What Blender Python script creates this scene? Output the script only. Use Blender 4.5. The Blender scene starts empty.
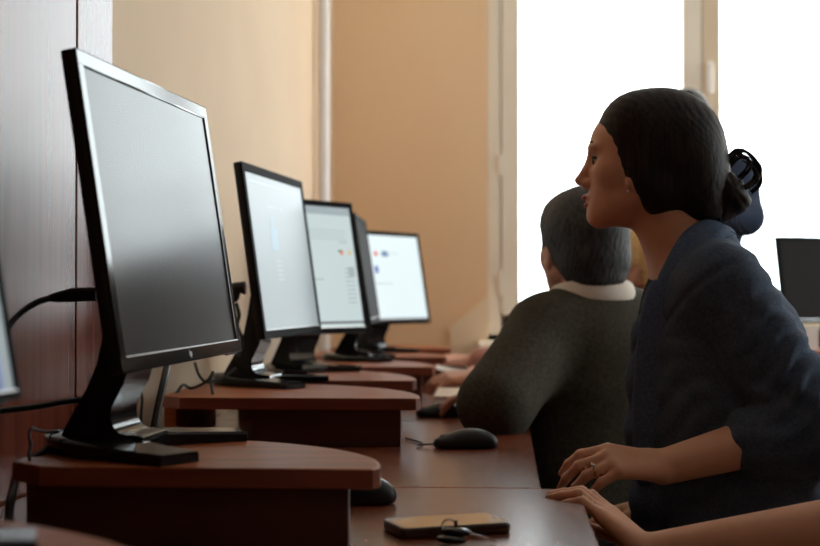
import bpy, bmesh, math, random
import numpy as np
from mathutils import Vector, Matrix
random.seed(7)
S = bpy.context.scene
COL = S.collection
# ------------------------------------------------------------------ camera
F = 1395.0
YAW = math.atan(93 / F); PIT = math.atan(23 / F)
CAM = np.array([0, 0, 1.0])
FW = np.array([-math.sin(YAW) * math.cos(PIT), math.cos(YAW) * math.cos(PIT), math.sin(PIT)])
RT = np.array([math.cos(YAW), math.sin(YAW), 0.0])
UP = np.cross(RT, FW)
def P(x, y, Y):
    """the point of the room at row distance Y that the photograph shows at pixel x, y"""
    d = FW * F + RT * (x - 410) + UP * (273 - y)
    return CAM + d * (Y / d[1])
def PZ(x, y, z):
    d = FW * F + RT * (x - 410) + UP * (273 - y)
    return CAM + d * ((z - 1.0) / d[2])
def A3(*v): return np.array(v, float)
def nrm(v):
    v = np.asarray(v, float); return v / (np.linalg.norm(v) + 1e-12)

# ------------------------------------------------------------------ materials
def mat(name, col, rough=0.5, metal=0.0, spec=0.5, emit=None, estr=1.0, coat=0.0, sheen=0.0, sss=0.0):
    m = bpy.data.materials.new(name); m.use_nodes = True
    b = m.node_tree.nodes['Principled BSDF']
    b.inputs['Base Color'].default_value = (*col, 1)
    b.inputs['Roughness'].default_value = rough
    b.inputs['Metallic'].default_value = metal
    b.inputs['Specular IOR Level'].default_value = spec
    b.inputs['Coat Weight'].default_value = coat
    b.inputs['Sheen Weight'].default_value = sheen
    if sss:
        b.inputs['Subsurface Weight'].default_value = sss
        b.inputs['Subsurface Radius'].default_value = (0.012, 0.005, 0.003)
        b.inputs['Subsurface Scale'].default_value = 1.0
    if emit:
        b.inputs['Emission Color'].default_value = (*emit, 1)
        b.inputs['Emission Strength'].default_value = estr
    return m
def nodes(m): return m.node_tree.nodes, m.node_tree.links, m.node_tree.nodes['Principled BSDF']
def tex(m, c1, c2, scale=(10, 10, 10), detail=4, bump=0.0, bdist=0.002, rough=None, lo=0.35, hi=0.65, dist=0.0):
    """two-tone noise colour plus bump in object space"""
    n, l, b = nodes(m)
    tc = n.new('ShaderNodeTexCoord'); mp = n.new('ShaderNodeMapping'); mp.inputs['Scale'].default_value = scale
    nz = n.new('ShaderNodeTexNoise'); nz.inputs['Scale'].default_value = 1.0; nz.inputs['Detail'].default_value = detail
    nz.inputs['Distortion'].default_value = dist
    cr = n.new('ShaderNodeValToRGB'); cr.color_ramp.elements[0].position = lo; cr.color_ramp.elements[1].position = hi
    cr.color_ramp.elements[0].color = (*c1, 1); cr.color_ramp.elements[1].color = (*c2, 1)
    l.new(tc.outputs['Object'], mp.inputs['Vector']); l.new(mp.outputs['Vector'], nz.inputs['Vector'])
    l.new(nz.outputs['Fac'], cr.inputs['Fac']); l.new(cr.outputs['Color'], b.inputs['Base Color'])
    if bump:
        bp = n.new('ShaderNodeBump'); bp.inputs['Strength'].default_value = bump; bp.inputs['Distance'].default_value = bdist
        l.new(nz.outputs['Fac'], bp.inputs['Height']); l.new(bp.outputs['Normal'], b.inputs['Normal'])
    if rough:
        mr = n.new('ShaderNodeMapRange'); mr.inputs['To Min'].default_value = rough[0]; mr.inputs['To Max'].default_value = rough[1]
        l.new(nz.outputs['Fac'], mr.inputs['Value']); l.new(mr.outputs['Result'], b.inputs['Roughness'])
    return m
M = {}
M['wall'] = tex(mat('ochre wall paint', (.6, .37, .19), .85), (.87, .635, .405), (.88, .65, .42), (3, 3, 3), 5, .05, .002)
M['wall_pale'] = tex(mat('pale beige wall patch', (.75, .56, .36), .85), (.88, .73, .54), (.90, .76, .57), (3, 3, 3), 5)
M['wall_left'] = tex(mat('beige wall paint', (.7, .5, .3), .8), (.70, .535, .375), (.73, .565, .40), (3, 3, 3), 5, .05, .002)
M['ceil'] = tex(mat('white ceiling paint', (.85, .84, .8), .9), (.84, .83, .8), (.88, .87, .84), (4, 4, 4))
M['floor'] = tex(mat('brown floor', (.14, .08, .05), .5), (.10, .055, .035), (.17, .10, .06), (3, 30, 3), 6)
M['panel'] = tex(mat('reddish brown cabinet wood', (.2, .07, .04), .42, spec=.17), (.110, .022, .011), (.175, .042, .021), (26, 26, 1.6), 8, .04, .0006, (.20, .25), dist=.6)
M['seam'] = mat('dark gap', (.02, .008, .006), .8)
M['desk'] = tex(mat('cherry desk laminate', (.22, .075, .045), .26, spec=.30), (.120, .027, .014), (.270, .082, .044), (130, 20, 130), 2.5, 0, .0004, None, .36, .64, .8)
M['riser'] = tex(mat('cherry riser laminate', (.25, .08, .045), .3, spec=.14), (.27, .075, .028), (.40, .125, .050), (6, 50, 50), 8, .04, .0006, (.36, .42), .4, .6, .8)
M['edge'] = tex(mat('red brown edge banding', (.22, .06, .035), .35), (.19, .05, .03), (.25, .075, .042), (5, 40, 40), 6)
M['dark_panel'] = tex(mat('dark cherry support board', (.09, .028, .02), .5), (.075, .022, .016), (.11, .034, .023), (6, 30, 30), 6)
M['black_gloss'] = mat('piano black plastic', (.008, .008, .009), .11, spec=.26)
M['bezel_dull'] = mat('satin black plastic', (.010, .010, .011), .6, spec=.02)
M['black'] = mat('matte black plastic', (.010, .010, .011), .42, spec=.3)
M['black_soft'] = tex(mat('black cable sheath', (.01, .01, .011), .5), (.009, .009, .01), (.014, .014, .015), (60, 60, 60))
M['chrome'] = mat('dark chrome', (.25, .22, .2), .12, 1.0)
M['silver'] = mat('silver print', (.7, .7, .72), .3, .6)
M['frame'] = tex(mat('white window frame', (.8, .76, .7), .45), (.86, .79, .68), (.88, .82, .71), (5, 5, 5))
M['frame2'] = tex(mat('cream window sash', (.8, .7, .55), .45), (.74, .61, .45), (.77, .65, .49), (5, 5, 5))
M['white'] = mat('white enamel', (.86, .86, .88), .3)
M['paper'] = tex(mat('white paper', (.85, .84, .82), .8), (.82, .81, .78), (.88, .87, .85), (40, 40, 40))
M['book'] = tex(mat('buff paper cover', (.66, .5, .36), .7), (.62, .46, .32), (.68, .53, .39), (30, 30, 30))
M['skin'] = tex(mat('skin', (.6, .3, .2), .5, sss=.12), (.72, .385, .25), (.78, .43, .29), (25, 25, 25), 4, .05, .001)
M['skin_fair'] = tex(mat('fair skin', (.6, .3, .2), .5, sss=.12), (.60, .31, .22), (.66, .36, .26), (25, 25, 25), 4, .05, .001)
M['lips'] = mat('lips', (.42, .08, .075), .4)
M['sclera'] = mat('eye white', (.45, .42, .40), .3)
M['brow'] = mat('dark brow hair', (.02, .013, .01), .7)
def hairmat(name, c1, c2, sc=(160, 160, 12)):
    m = mat(name, c1, .5, spec=.16)
    return tex(m, c1, c2, sc, 6, .35, .0025, (.4, .6), .3, .7, .9)
M['hair_dark'] = hairmat('dark brown hair', (.009, .006, .006), (.030, .020, .017))
M['hair_grey'] = hairmat('grey hair', (.012, .012, .013), (.085, .085, .088), (300, 300, 30))
M['hair_blond'] = hairmat('blond hair', (.75, .47, .19), (.95, .72, .38))
M['hair_brown'] = hairmat('brown hair', (.05, .03, .02), (.10, .06, .04))
def cloth(name, c1, c2, sc=220, bump=.25):
    m = mat(name, c1, .85, spec=.12)
    return tex(m, c1, c2, (sc, sc, sc), 3, bump, .0012)
M['blazer'] = cloth('blue grey blazer weave', (.058, .078, .120), (.086, .113, .164))
M['lapel'] = cloth('blue grey lapel weave', (.072, .104, .176), (.104, .146, .232))
M['blouse'] = cloth('black blouse', (.010, .010, .013), (.016, .016, .02))
M['sweater'] = cloth('dark olive knit', (.050, .044, .032), (.078, .069, .052), 150, .5)
M['collar'] = cloth('off white shirt cotton', (.72, .64, .56), (.80, .72, .64))
M['dark_trousers'] = cloth('black trousers', (.010, .010, .012), (.016, .016, .019))
M['black_top'] = cloth('black top', (.010, .010, .012), (.016, .016, .018))
M['pink_top'] = cloth('dusty pink top', (.42, .20, .17), (.50, .25, .21))
M['denim'] = cloth('dark blue jacket', (.020, .030, .055), (.034, .048, .082))
M['grey_top'] = cloth('grey top', (.14, .14, .15), (.18, .18, .19))
M['shoe'] = mat('black shoe leather', (.012, .011, .01), .4)
M['gold'] = mat('gold', (.8, .55, .25), .2, 1.0)
M['pearl'] = mat('pale stone', (.85, .85, .88), .15, .3)
M['steel'] = mat('steel', (.55, .53, .5), .25, 1.0)
M['phone'] = mat('dark bronze phone case', (.045, .022, .018), .3)
M['phone_glass'] = mat('phone glass', (.012, .012, .013), .06, spec=.8, coat=1.0)
M['screen_off'] = mat('dark matt screen', (.012, .013, .015), .20, spec=.12)
M['screen_dull'] = mat('dark dull screen', (.028, .027, .028), .6, spec=.02)
def scr(name, col, s): return mat(name, (.03, .03, .032), .35, spec=.28, emit=col, estr=s)
M['screen_pale'] = scr('lit pale grey page', (.50, .60, .64), .43)
M['screen_web'] = scr('lit pale page', (.60, .72, .73), .82)
M['screen_white'] = scr('lit white page', (.80, .92, .94), 1.0)
M['px_blue'] = scr('screen light blue', (.28, .45, .55), .7)
M['px_navy'] = scr('screen blue', (.08, .18, .6), .8)
M['px_red'] = scr('screen red', (.8, .08, .05), .9)
M['px_green'] = scr('screen green', (.03, .18, .05), .8)
M['px_yellow'] = scr('screen yellow', (.75, .55, .1), .8)
M['px_grey'] = scr('screen grey', (.40, .50, .54), .7)
M['px_line'] = scr('screen faint grey', (.47, .57, .60), .66)
M['px_dark'] = scr('screen taskbar', (.12, .14, .16), .6)

# ------------------------------------------------------------------ object helpers
def tag(o, label=None, cat=None, group=None, kind=None):
    if label: o['label'] = label
    if cat: o['category'] = cat
    if group: o['group'] = group
    if kind: o['kind'] = kind
    return o
def thing(name, loc, label, cat, group=None):
    o = bpy.data.objects.new(name, None); COL.objects.link(o); o.location = tuple(loc); o.empty_display_size = .05
    return tag(o, label, cat, group)
def root_of(o):
    while o.parent: o = o.parent
    return o
def mesh_obj(name, verts, faces, m, parent=None, loc=None, smooth=True, mats=None, idx=None):
    """verts in room coordinates; stored relative to the thing's base"""
    base = np.array(root_of(parent).location if parent else (loc if loc is not None else (0, 0, 0)), float)
    v = np.asarray(verts, float) - base
    me = bpy.data.meshes.new(name)
    if isinstance(faces, np.ndarray):
        me.vertices.add(len(v)); me.vertices.foreach_set('co', v.astype(np.float32).ravel())
        nf = len(faces)
        me.loops.add(nf * 4); me.loops.foreach_set('vertex_index', faces.astype(np.int32).ravel())
        me.polygons.add(nf); me.polygons.foreach_set('loop_start', np.arange(0, nf * 4, 4, dtype=np.int32))
        me.update(calc_edges=True); me.validate()
    else:
        me.from_pydata([tuple(p) for p in v], [], faces); me.update()
    for x in (mats or [m]): me.materials.append(x)
    if idx is not None: me.polygons.foreach_set('material_index', np.asarray(idx, np.int32))
    if smooth: me.polygons.foreach_set('use_smooth', np.ones(len(me.polygons), bool))
    o = bpy.data.objects.new(name, me); COL.objects.link(o)
    if parent is not None: o.parent = parent
    else: o.location = tuple(base)
    return o
class MB:
    """collects shapes for one mesh"""
    def __init__(s): s.v = []; s.f = []; s.i = []
    def add(s, v, f, mi=0):
        n = len(s.v); s.v += [tuple(p) for p in v]; s.f += [tuple(n + q for q in t) for t in f]; s.i += [mi] * len(f); return s
    def bm(s, b, mi=0):
        b.verts.index_update()
        s.add([p.co[:] for p in b.verts], [[q.index for q in f.verts] for f in b.faces], mi); b.free(); return s
    def box(s, lo, hi, bev=0.0, R=None, c=None, mi=0, seg=2):
        b = bmesh.new(); bmesh.ops.create_cube(b, size=1)
        lo = np.array(lo, float); hi = np.array(hi, float)
        for v in b.verts: v.co = Vector((lo + hi) / 2 + np.array(v.co) * (hi - lo))
        if bev: bmesh.ops.bevel(b, geom=b.edges[:] , offset=bev, segments=seg, affect='EDGES', profile=.6)
        if R is not None:
            for v in b.verts: v.co = Vector(np.array(c) + R @ np.array(v.co))
        return s.bm(b, mi)
    def tube(s, pts, r, n=8, mi=0, cap=True):
        pts = [np.array(p, float) for p in pts]; rr = r if isinstance(r, (list, tuple)) else [r] * len(pts)
        V = []; Fc = []; ref = None
        for k, p in enumerate(pts):
            t = nrm(pts[min(k + 1, len(pts) - 1)] - pts[max(k - 1, 0)])
            if ref is None: ref = np.array([0, 0, 1.]) if abs(t[2]) < .9 else np.array([1., 0, 0])
            a = nrm(np.cross(t, ref)); b = np.cross(a, t); ref = b
            for j in range(n):
                q = 2 * math.pi * j / n; V.append(p + rr[k] * (math.cos(q) * a + math.sin(q) * b))
        for k in range(len(pts) - 1):
            for j in range(n):
                Fc.append((k * n + j, k * n + (j + 1) % n, (k + 1) * n + (j + 1) % n, (k + 1) * n + j))
        if cap: Fc += [tuple(range(n))[::-1], tuple(range((len(pts) - 1) * n, len(pts) * n))]
        return s.add(V, Fc, mi)
    def prism(s, poly, z0, z1, bev=0.0, mi=0):
        b = bmesh.new(); vs = [b.verts.new((p[0], p[1], z0)) for p in poly]; f = b.faces.new(vs)
        r = bmesh.ops.extrude_face_region(b, geom=[f])
        for v in r['geom']:
            if isinstance(v, bmesh.types.BMVert): v.co.z = z1
        bmesh.ops.recalc_face_normals(b, faces=b.faces[:])
        if bev:
            ed = [e for e in b.edges if abs(e.verts[0].co.z - e.verts[1].co.z) < 1e-6]
            bmesh.ops.bevel(b, geom=ed, offset=bev, segments=2, affect='EDGES', profile=.6)
        return s.bm(b, mi)
    def sheet(s, path, wid, thick, wdir):
        """a strip of width wid along wdir swept on a path, with thickness"""
        V = []; Fc = []; path = [np.array(p, float) for p in path]
        for k, p in enumerate(path):
            t = nrm(path[min(k + 1, len(path) - 1)] - path[max(k - 1, 0)]); n = nrm(np.cross(t, wdir))
            w = wid[k] if isinstance(wid, (list, tuple)) else wid; h = thick[k] if isinstance(thick, (list, tuple)) else thick
            for a, c in ((-1, -1), (1, -1), (1, 1), (-1, 1)): V.append(p + np.array(wdir) * a * w / 2 + n * c * h / 2)
        for k in range(len(path) - 1):
            for j in range(4): Fc.append((k * 4 + j, k * 4 + (j + 1) % 4, k * 4 + 4 + (j + 1) % 4, k * 4 + 4 + j))
        Fc += [(3, 2, 1, 0), tuple(range(len(V) - 4, len(V)))]
        return s.add(V, Fc)
    def build(s, name, m, parent=None, loc=None, smooth=False, mats=None, sharp=38):
        o = mesh_obj(name, s.v, s.f, m, parent, loc, False, mats, s.i if mats else None)
        b = bmesh.new(); b.from_mesh(o.data); bmesh.ops.recalc_face_normals(b, faces=b.faces[:]); b.to_mesh(o.data); b.free()
        if smooth:
            o.data.polygons.foreach_set('use_smooth', np.ones(len(o.data.polygons), bool))
            o.data.set_sharp_from_angle(angle=math.radians(sharp))
        return o
def curve(pts, n=8):
    """Catmull-Rom through points"""
    p = [np.array(q, float) for q in pts]; p = [2 * p[0] - p[1]] + p + [2 * p[-1] - p[-2]]; out = []
    for i in range(1, len(p) - 2):
        for k in range(n):
            t = k / n
            out.append(.5 * (2 * p[i] + (p[i + 1] - p[i - 1]) * t + (2 * p[i - 1] - 5 * p[i] + 4 * p[i + 1] - p[i + 2]) * t * t + (3 * p[i] - p[i - 1] - 3 * p[i + 1] + p[i + 2]) * t ** 3))
    return out + [p[-2]]
def struct(name, mb, m, **k):
    o = mb.build(name, m, **k); o['kind'] = 'structure'; return o

# ------------------------------------------------------------------ implicit surfaces for bodies and cloth
def E(c, r, R=None, k=.01, op=1): return dict(t='e', c=A3(*c), r=A3(*r), R=R, k=k, op=op, bc=A3(*c), br=max(r))
def C(a, b, ra, rb, k=.02, op=1):
    a = A3(*a); b = A3(*b)
    return dict(t='c', a=a, b=b, ra=ra, rb=rb, k=k, op=op, bc=(a + b) / 2, br=np.linalg.norm(b - a) / 2 + max(ra, rb))
def H(p, n, k=.01): return dict(t='h', p=A3(*p), n=nrm(n), k=k, op=-1, bc=A3(*p), br=9.)   # removes the side n points to
def ev(p, X):
    if p['t'] == 'e':
        q = X - p['c']
        if p['R'] is not None: q = q @ p['R']
        k0 = np.sqrt(((q / p['r']) ** 2).sum(-1)); k1 = np.sqrt(((q / p['r'] ** 2) ** 2).sum(-1)) + 1e-9
        return k0 * (k0 - 1) / k1
    if p['t'] == 'c':
        ab = p['b'] - p['a']; q = X - p['a']
        t = np.clip((q @ ab) / (ab @ ab + 1e-12), 0, 1)
        return np.sqrt(((q - t[..., None] * ab) ** 2).sum(-1)) - (p['ra'] + (p['rb'] - p['ra']) * t)
    return -((X - p['p']) @ p['n']) 
def field(pr, X, warp=None):
    d = np.full(X.shape[:-1], 9.0)
    for p in pr:
        e = ev(p, X); k = p['k']
        if p['op'] > 0:
            h = np.maximum(k - np.abs(d - e), 0) / k; d = np.minimum(d, e) - h * h * k * .25
        else:
            e = -e
            h = np.maximum(k - np.abs(d - e), 0) / k; d = np.maximum(d, e) + h * h * k * .25
    if warp is not None: d = d + warp(X)
    return d
def implicit(pr, h=.004, B=10, warp=None):
    """surface nets on the blocks that the surface crosses"""
    pos = [p for p in pr if p['op'] > 0]
    lo = np.min([p['bc'] - p['br'] for p in pos], 0) - 3 * h; hi = np.max([p['bc'] + p['br'] for p in pos], 0) + 3 * h
    nb = np.ceil((hi - lo) / (h * B)).astype(int); half = h * B * .5 * 1.733
    BIG = np.array([4096, 4096, 4096]); keyf = lambda ijk: (ijk[..., 0].astype(np.int64) * 4096 + ijk[..., 1]) * 4096 + ijk[..., 2]
    g = np.stack(np.meshgrid(*[np.arange(B + 2)] * 3, indexing='ij'), -1)
    cells_k = []; cells_v = []; quads = []
    bcs = np.array([p['bc'] for p in pr]); brs = np.array([p['br'] for p in pr]); ks = np.array([p['k'] for p in pr])
    for bx in range(nb[0]):
        for by in range(nb[1]):
            for bz in range(nb[2]):
                o = np.array([bx, by, bz]) * B; cen = lo + (o + B * .5) * h
                dist = np.linalg.norm(bcs - cen, axis=1) - brs
                sel = dist < half + ks + 3 * h
                near = [p for p, q in zip(pr, sel) if q]
                if not any(p['op'] > 0 for p in near): continue
                X = lo + (o + g - 0) * h
                d0 = field(near, cen[None], warp)[0]
                if abs(d0) > 2.2 * half + .02: continue
                d = field(near, X, warp); s = d < 0
                if s.all() or not s.any(): continue
                # one vertex per crossed cell (cells 0..B, owner keeps 0..B-1)
                acc = np.zeros((B + 1, B + 1, B + 1, 3)); cnt = np.zeros((B + 1, B + 1, B + 1))
                for ax in range(3):
                    u, w = [a for a in range(3) if a != ax]
                    for du in (0, 1):
                        for dw in (0, 1):
                            sl0 = [None] * 3; sl1 = [None] * 3
                            sl0[ax] = slice(0, B + 1); sl1[ax] = slice(1, B + 2)
                            sl0[u] = sl1[u] = slice(du, B + 1 + du); sl0[w] = sl1[w] = slice(dw, B + 1 + dw)
                            a = d[tuple(sl0)]; b = d[tuple(sl1)]; cr = (a < 0) != (b < 0)
                            t = np.where(cr, a / np.where(cr, a - b, 1), 0)
                            off = np.zeros(a.shape + (3,)); off[..., ax] = t; off[..., u] = du; off[..., w] = dw
                            acc += off * cr[..., None]; cnt += cr
                own = cnt[:B, :B, :B] > 0
                ii = np.argwhere(own)
                if len(ii):
                    v = acc[:B, :B, :B][own] / cnt[:B, :B, :B][own][:, None]
                    cells_k.append(keyf(ii + o + 1)); cells_v.append(lo + (ii + o + v) * h)
                for ax in range(3):
                    u, w = (ax + 1) % 3, (ax + 2) % 3
                    a = d[:B, :B, :B]; sl = [slice(0, B)] * 3; sl[ax] = slice(1, B + 1); b = d[tuple(sl)]
                    cr = np.argwhere((a < 0) != (b < 0))
                    if not len(cr): continue
                    fl = a[tuple(cr.T)] < 0
                    c = cr + o + 1; eu = np.zeros(3, int); eu[u] = 1; ew = np.zeros(3, int); ew[w] = 1
                    q = np.stack([keyf(c), keyf(c - eu), keyf(c - eu - ew), keyf(c - ew)], 1)
                    q[~fl] = q[~fl][:, ::-1]
                    quads.append(q)
    K = np.concatenate(cells_k); V = np.concatenate(cells_v); Q = np.concatenate(quads)
    order = np.argsort(K); K = K[order]; V = V[order]
    ix = np.clip(np.searchsorted(K, Q), 0, len(K) - 1); ok = (K[ix] == Q).all(1)
    return V, ix[ok]
def blob(name, pr, m, parent=None, loc=None, h=.004, warp=None):
    V, Q = implicit(pr, h, warp=warp)
    o = mesh_obj(name, V, Q, m, parent, loc)
    b = bmesh.new(); b.from_mesh(o.data)
    be = [e for e in b.edges if len(e.link_faces) == 1]
    if be:
        r = bmesh.ops.holes_fill(b, edges=be, sides=16)
        for f in r['faces']: f.smooth = True
        bmesh.ops.recalc_face_normals(b, faces=b.faces[:]); b.to_mesh(o.data)
    b.free()
    return o
# ------------------------------------------------------------------ room shell
XL, XR, YB, YN, ZC = -.683, 3.9, 5.6, -5.5, 3.0
T = .22
struct('floor', MB().box((XL - T, YN - T, -.1), (XR + T, YB + .5, 0)), M['floor'])
struct('ceiling', MB().box((XL - T, YN - T, ZC), (XR + T, YB + .5, ZC + .1)), M['ceil'])
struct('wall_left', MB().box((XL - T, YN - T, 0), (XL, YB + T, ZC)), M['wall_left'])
struct('wall_front', MB().box((XL - T, YN - T, 0), (XR + T, YN, ZC)), M['wall'])
# back wall with the opening of the visible window
WX0, WX1, WZ0, WZ1 = -.062, 1.62, .80, 2.75
b = MB(); T2 = .45
b.box((XL - T, YB, 0), (WX0, YB + T2, ZC)); b.box((WX1, YB, 0), (2.25, YB + T2, ZC)); b.box((3.75, YB, 0), (XR + T, YB + T2, ZC))
b.box((WX0, YB, 0), (WX1, YB + T2, WZ0)); b.box((WX0, YB, WZ1), (WX1, YB + T2, ZC))
b.box((2.25, YB, 0), (3.75, YB + T2, WZ0)); b.box((2.25, YB, WZ1), (3.75, YB + T2, ZC))
struct('wall_back', b, M['wall'])
# right wall, two windows well out of the picture
b = MB(); RW = [(2.5, 4.7)]
b.box((XR, YN, 0), (XR + T, YB, WZ0)); b.box((XR, YN, WZ1), (XR + T, YB, ZC))
for y0, y1 in ((YN, 2.5), (4.7, YB)): b.box((XR, y0, WZ0), (XR + T, y1, WZ1))
struct('wall_right', b, M['wall'])

glass = bpy.data.materials.new('window glass'); glass.use_nodes = True
n_, l_ = glass.node_tree.nodes, glass.node_tree.links; n_.remove(n_['Principled BSDF'])
tr = n_.new('ShaderNodeBsdfTransparent'); gl = n_.new('ShaderNodeBsdfGlossy'); mx = n_.new('ShaderNodeMixShader')
tr.inputs['Color'].default_value = (.95, .98, .98, 1); gl.inputs['Roughness'].default_value = .02; mx.inputs['Fac'].default_value = .06
l_.new(tr.outputs[0], mx.inputs[1]); l_.new(gl.outputs[0], mx.inputs[2]); l_.new(mx.outputs[0], n_['Material Output'].inputs['Surface'])

def px_x(x, Y): return P(x, 273, Y)[0]
YF = YB + .02
def window_back():
    w = thing('window_1', ((WX0 + WX1) / 2, YF, WZ0), None, None); w['kind'] = 'structure'
    x0, x1 = WX0, WX1
    fr = MB(); y0, y1 = YF - .005, YF + .09
    fr.box((x0, y0, WZ0), (x0 + .05, y1, WZ1), .004); fr.box((x1 - .05, y0, WZ0), (x1, y1, WZ1), .004)
    fr.box((x0, y0, WZ1 - .05), (x1, y1, WZ1), .004); fr.box((x0, y0, WZ0), (x1, y1, WZ0 + .05), .004)
    fr.box((x0 + .03, y1 - .02, WZ0 + .02), (x0 + .09, y1 + .0, WZ1 - .02)); fr.box((x1 - .09, y1 - .02, WZ0 + .02), (x1 - .03, y1, WZ1 - .02))
    fr.box((x0, y1 - .02, WZ0 + .02), (x1, y1, WZ0 + .07)); fr.box((x0, y1 - .02, WZ1 - .07), (x1, y1, WZ1 - .02))
    fr.build('window_frame', M['frame'], w)
    xm = px_x(703, YB)
    def sash(a, c, m):
        s = MB(); q0, q1 = YF + .0, YF + .075; wd = .074
        s.box((a, q0, WZ0 + .055), (a + wd, q1, WZ1 - .055), .006); s.box((c - wd, q0, WZ0 + .055), (c, q1, WZ1 - .055), .006)
        s.box((a, q0, WZ0 + .055), (c, q1, WZ0 + .13), .006); s.box((a, q0, WZ1 - .13), (c, q1, WZ1 - .055), .006)
        o = s.build('sash', m, w)
        g = MB().box((a + .06, YF + .035, WZ0 + .12), (c - .06, YF + .041, WZ1 - .12)).build('pane', glass, o)
        return o
    s1 = sash(x0 + .055, xm - .002, M['frame']); s2 = sash(xm + .002, x1 - .055, M['frame2'])
    hd = MB(); hx = px_x(711, YB); hz = 1.0 + (296 - 68) * YB / F
    hd.box((hx - .011, YF - .012, hz - .10), (hx + .011, YF + .0, hz + .02), .004); hd.tube([(hx, YF - .01, hz), (hx, YF - .04, hz), (hx, YF - .042, hz - .11)], .008)
    hd.build('handle', M['white'], s2, smooth=True)
    hg = MB(); xh = WX0 + .052
    for zz in (1.0 + (296 - 165) * YB / F, 1.05, 2.4): hg.box((xh - .009, YF - .014, zz - .045), (xh + .009, YF - .002, zz + .045), .003)
    hg.build('hinge', M['frame'], s1)
    for a, c in ((x0 - .0, x1),):
        st = MB()
        poly = [(YB + .03, -.024), (YB - .13, -.024)] + [(YB - .13 - .024 * math.sin(t), -.024 * math.cos(t)) for t in [math.pi * k / 8 for k in range(1, 8)]] + [(YB - .13, .024), (YB + .03, .024)]
        V = [(xx, y, .797 + z) for xx in (a - .03, c + .06) for y, z in poly]; n = len(poly)
        st.add(V, [tuple(range(n)), tuple(range(n, 2 * n))[::-1]] + [(k, (k + 1) % n, n + (k + 1) % n, n + k) for k in range(n)])
        st.build('window_sill', M['frame'], w, smooth=True)
window_back()
def plain_window(name, axis, lo, hi, pos):
    w = thing(name, (pos, lo, WZ0) if axis == 'y' else (lo, pos, WZ0), None, None); w['kind'] = 'structure'
    def bx(m, a, c, z0, z1, d0=0, d1=.07): return m.box((pos + d0, a, z0), (pos + d1, c, z1)) if axis == 'y' else m.box((a, pos + d0, z0), (c, pos + d1, z1))
    f = MB(); mid = (lo + hi) / 2
    for a, c in ((lo, lo + .1), (mid - .08, mid + .08), (hi - .1, hi)): bx(f, a, c, WZ0, WZ1)
    bx(f, lo, hi, WZ0, WZ0 + .1); bx(f, lo, hi, WZ1 - .1, WZ1)
    f.build('window_frame', M['frame'], w)
    g = MB(); bx(g, lo + .1, mid - .08, WZ0 + .1, WZ1 - .1, .03, .036); bx(g, mid + .08, hi - .1, WZ0 + .1, WZ1 - .1, .03, .036); g.build('pane', glass, w)
plain_window('window_2', 'x', 2.25, 3.75, YF)
for k, (a, c) in enumerate(RW): plain_window(f'window_{k + 3}', 'y', a, c, XR + .03)

# thin paler patch with a slanted top, on the wall under the window's corner
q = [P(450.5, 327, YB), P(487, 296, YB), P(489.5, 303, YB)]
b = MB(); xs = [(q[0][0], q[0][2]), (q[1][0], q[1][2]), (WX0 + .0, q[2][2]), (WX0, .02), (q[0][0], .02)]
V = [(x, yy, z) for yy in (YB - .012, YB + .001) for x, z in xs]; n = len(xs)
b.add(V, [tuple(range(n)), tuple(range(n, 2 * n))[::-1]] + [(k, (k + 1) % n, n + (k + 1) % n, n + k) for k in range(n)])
struct('wall_patch_1', b, M['wall_pale'])

# white heating pipe in the far corner
o = MB().tube([(-.650, 5.02, 0), (-.650, 5.02, ZC)], .022, 16).build('heating_pipe', M['white'], loc=(-.650, 5.02, 0), smooth=True)
tag(o, 'thin white vertical pipe running up the far end of the left wall', 'pipe')

# reddish wood cladding on the left wall beside the first monitor
def cladding(y0, y1, z1, label):
    t = thing('wood_panel', (XL, (y0 + y1) / 2, 0), label, 'wood panel', None)
    MB().box((XL + .002, y0, .0), (-.632, y1, z1), .003).build('board', M['panel'], t)
    return t
ys = [P(76, 273, 1.0), 0]
def y_at(x, X=-.632):
    d = FW * F + RT * (x - 410); return X / (d[0] / d[1])
Y1, Y2 = y_at(76.2), y_at(112)
cladding(.35, Y1 - .003, 2.6, 'wide reddish-brown wood panel on the wall left of the first big monitor')
cladding(Y1 + .003, Y2, 2.6, 'narrow reddish-brown wood panel strip between wide wood panel and beige wall')

# ------------------------------------------------------------------ desks, risers
ZD, ZR, XE = .738, .824, .1015
DY = [0.62, 1.914, 2.92, 4.10, 5.38]
dl = ['cherry wood desk nearest the camera, with phone and keys on it', 'cherry wood desk with the wired black mouse lying in front of the grey-haired person',
      'cherry wood desk with the buff notebook on its surface', 'cherry wood desk at the far end of the row beside the back wall']
def desk(y0, y1, label, x0=-.625, x1=XE, group='cherry wood desks in the row', z=ZD):
    t = thing('desk', ((x0 + x1) / 2, (y0 + y1) / 2, 0), label, 'desk', group)
    MB().box((x0, y0 + .002, z - .025), (x1, y1 - .002, z), .003).build('desktop', M['desk'], t)
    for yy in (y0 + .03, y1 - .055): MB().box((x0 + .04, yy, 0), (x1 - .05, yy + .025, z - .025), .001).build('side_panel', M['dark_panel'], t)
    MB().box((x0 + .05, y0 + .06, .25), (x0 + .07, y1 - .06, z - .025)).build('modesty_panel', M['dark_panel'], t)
    return t
for k in range(4): desk(DY[k], DY[k + 1], dl[k], x1=(XE, .052, .052, .052)[k])
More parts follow.
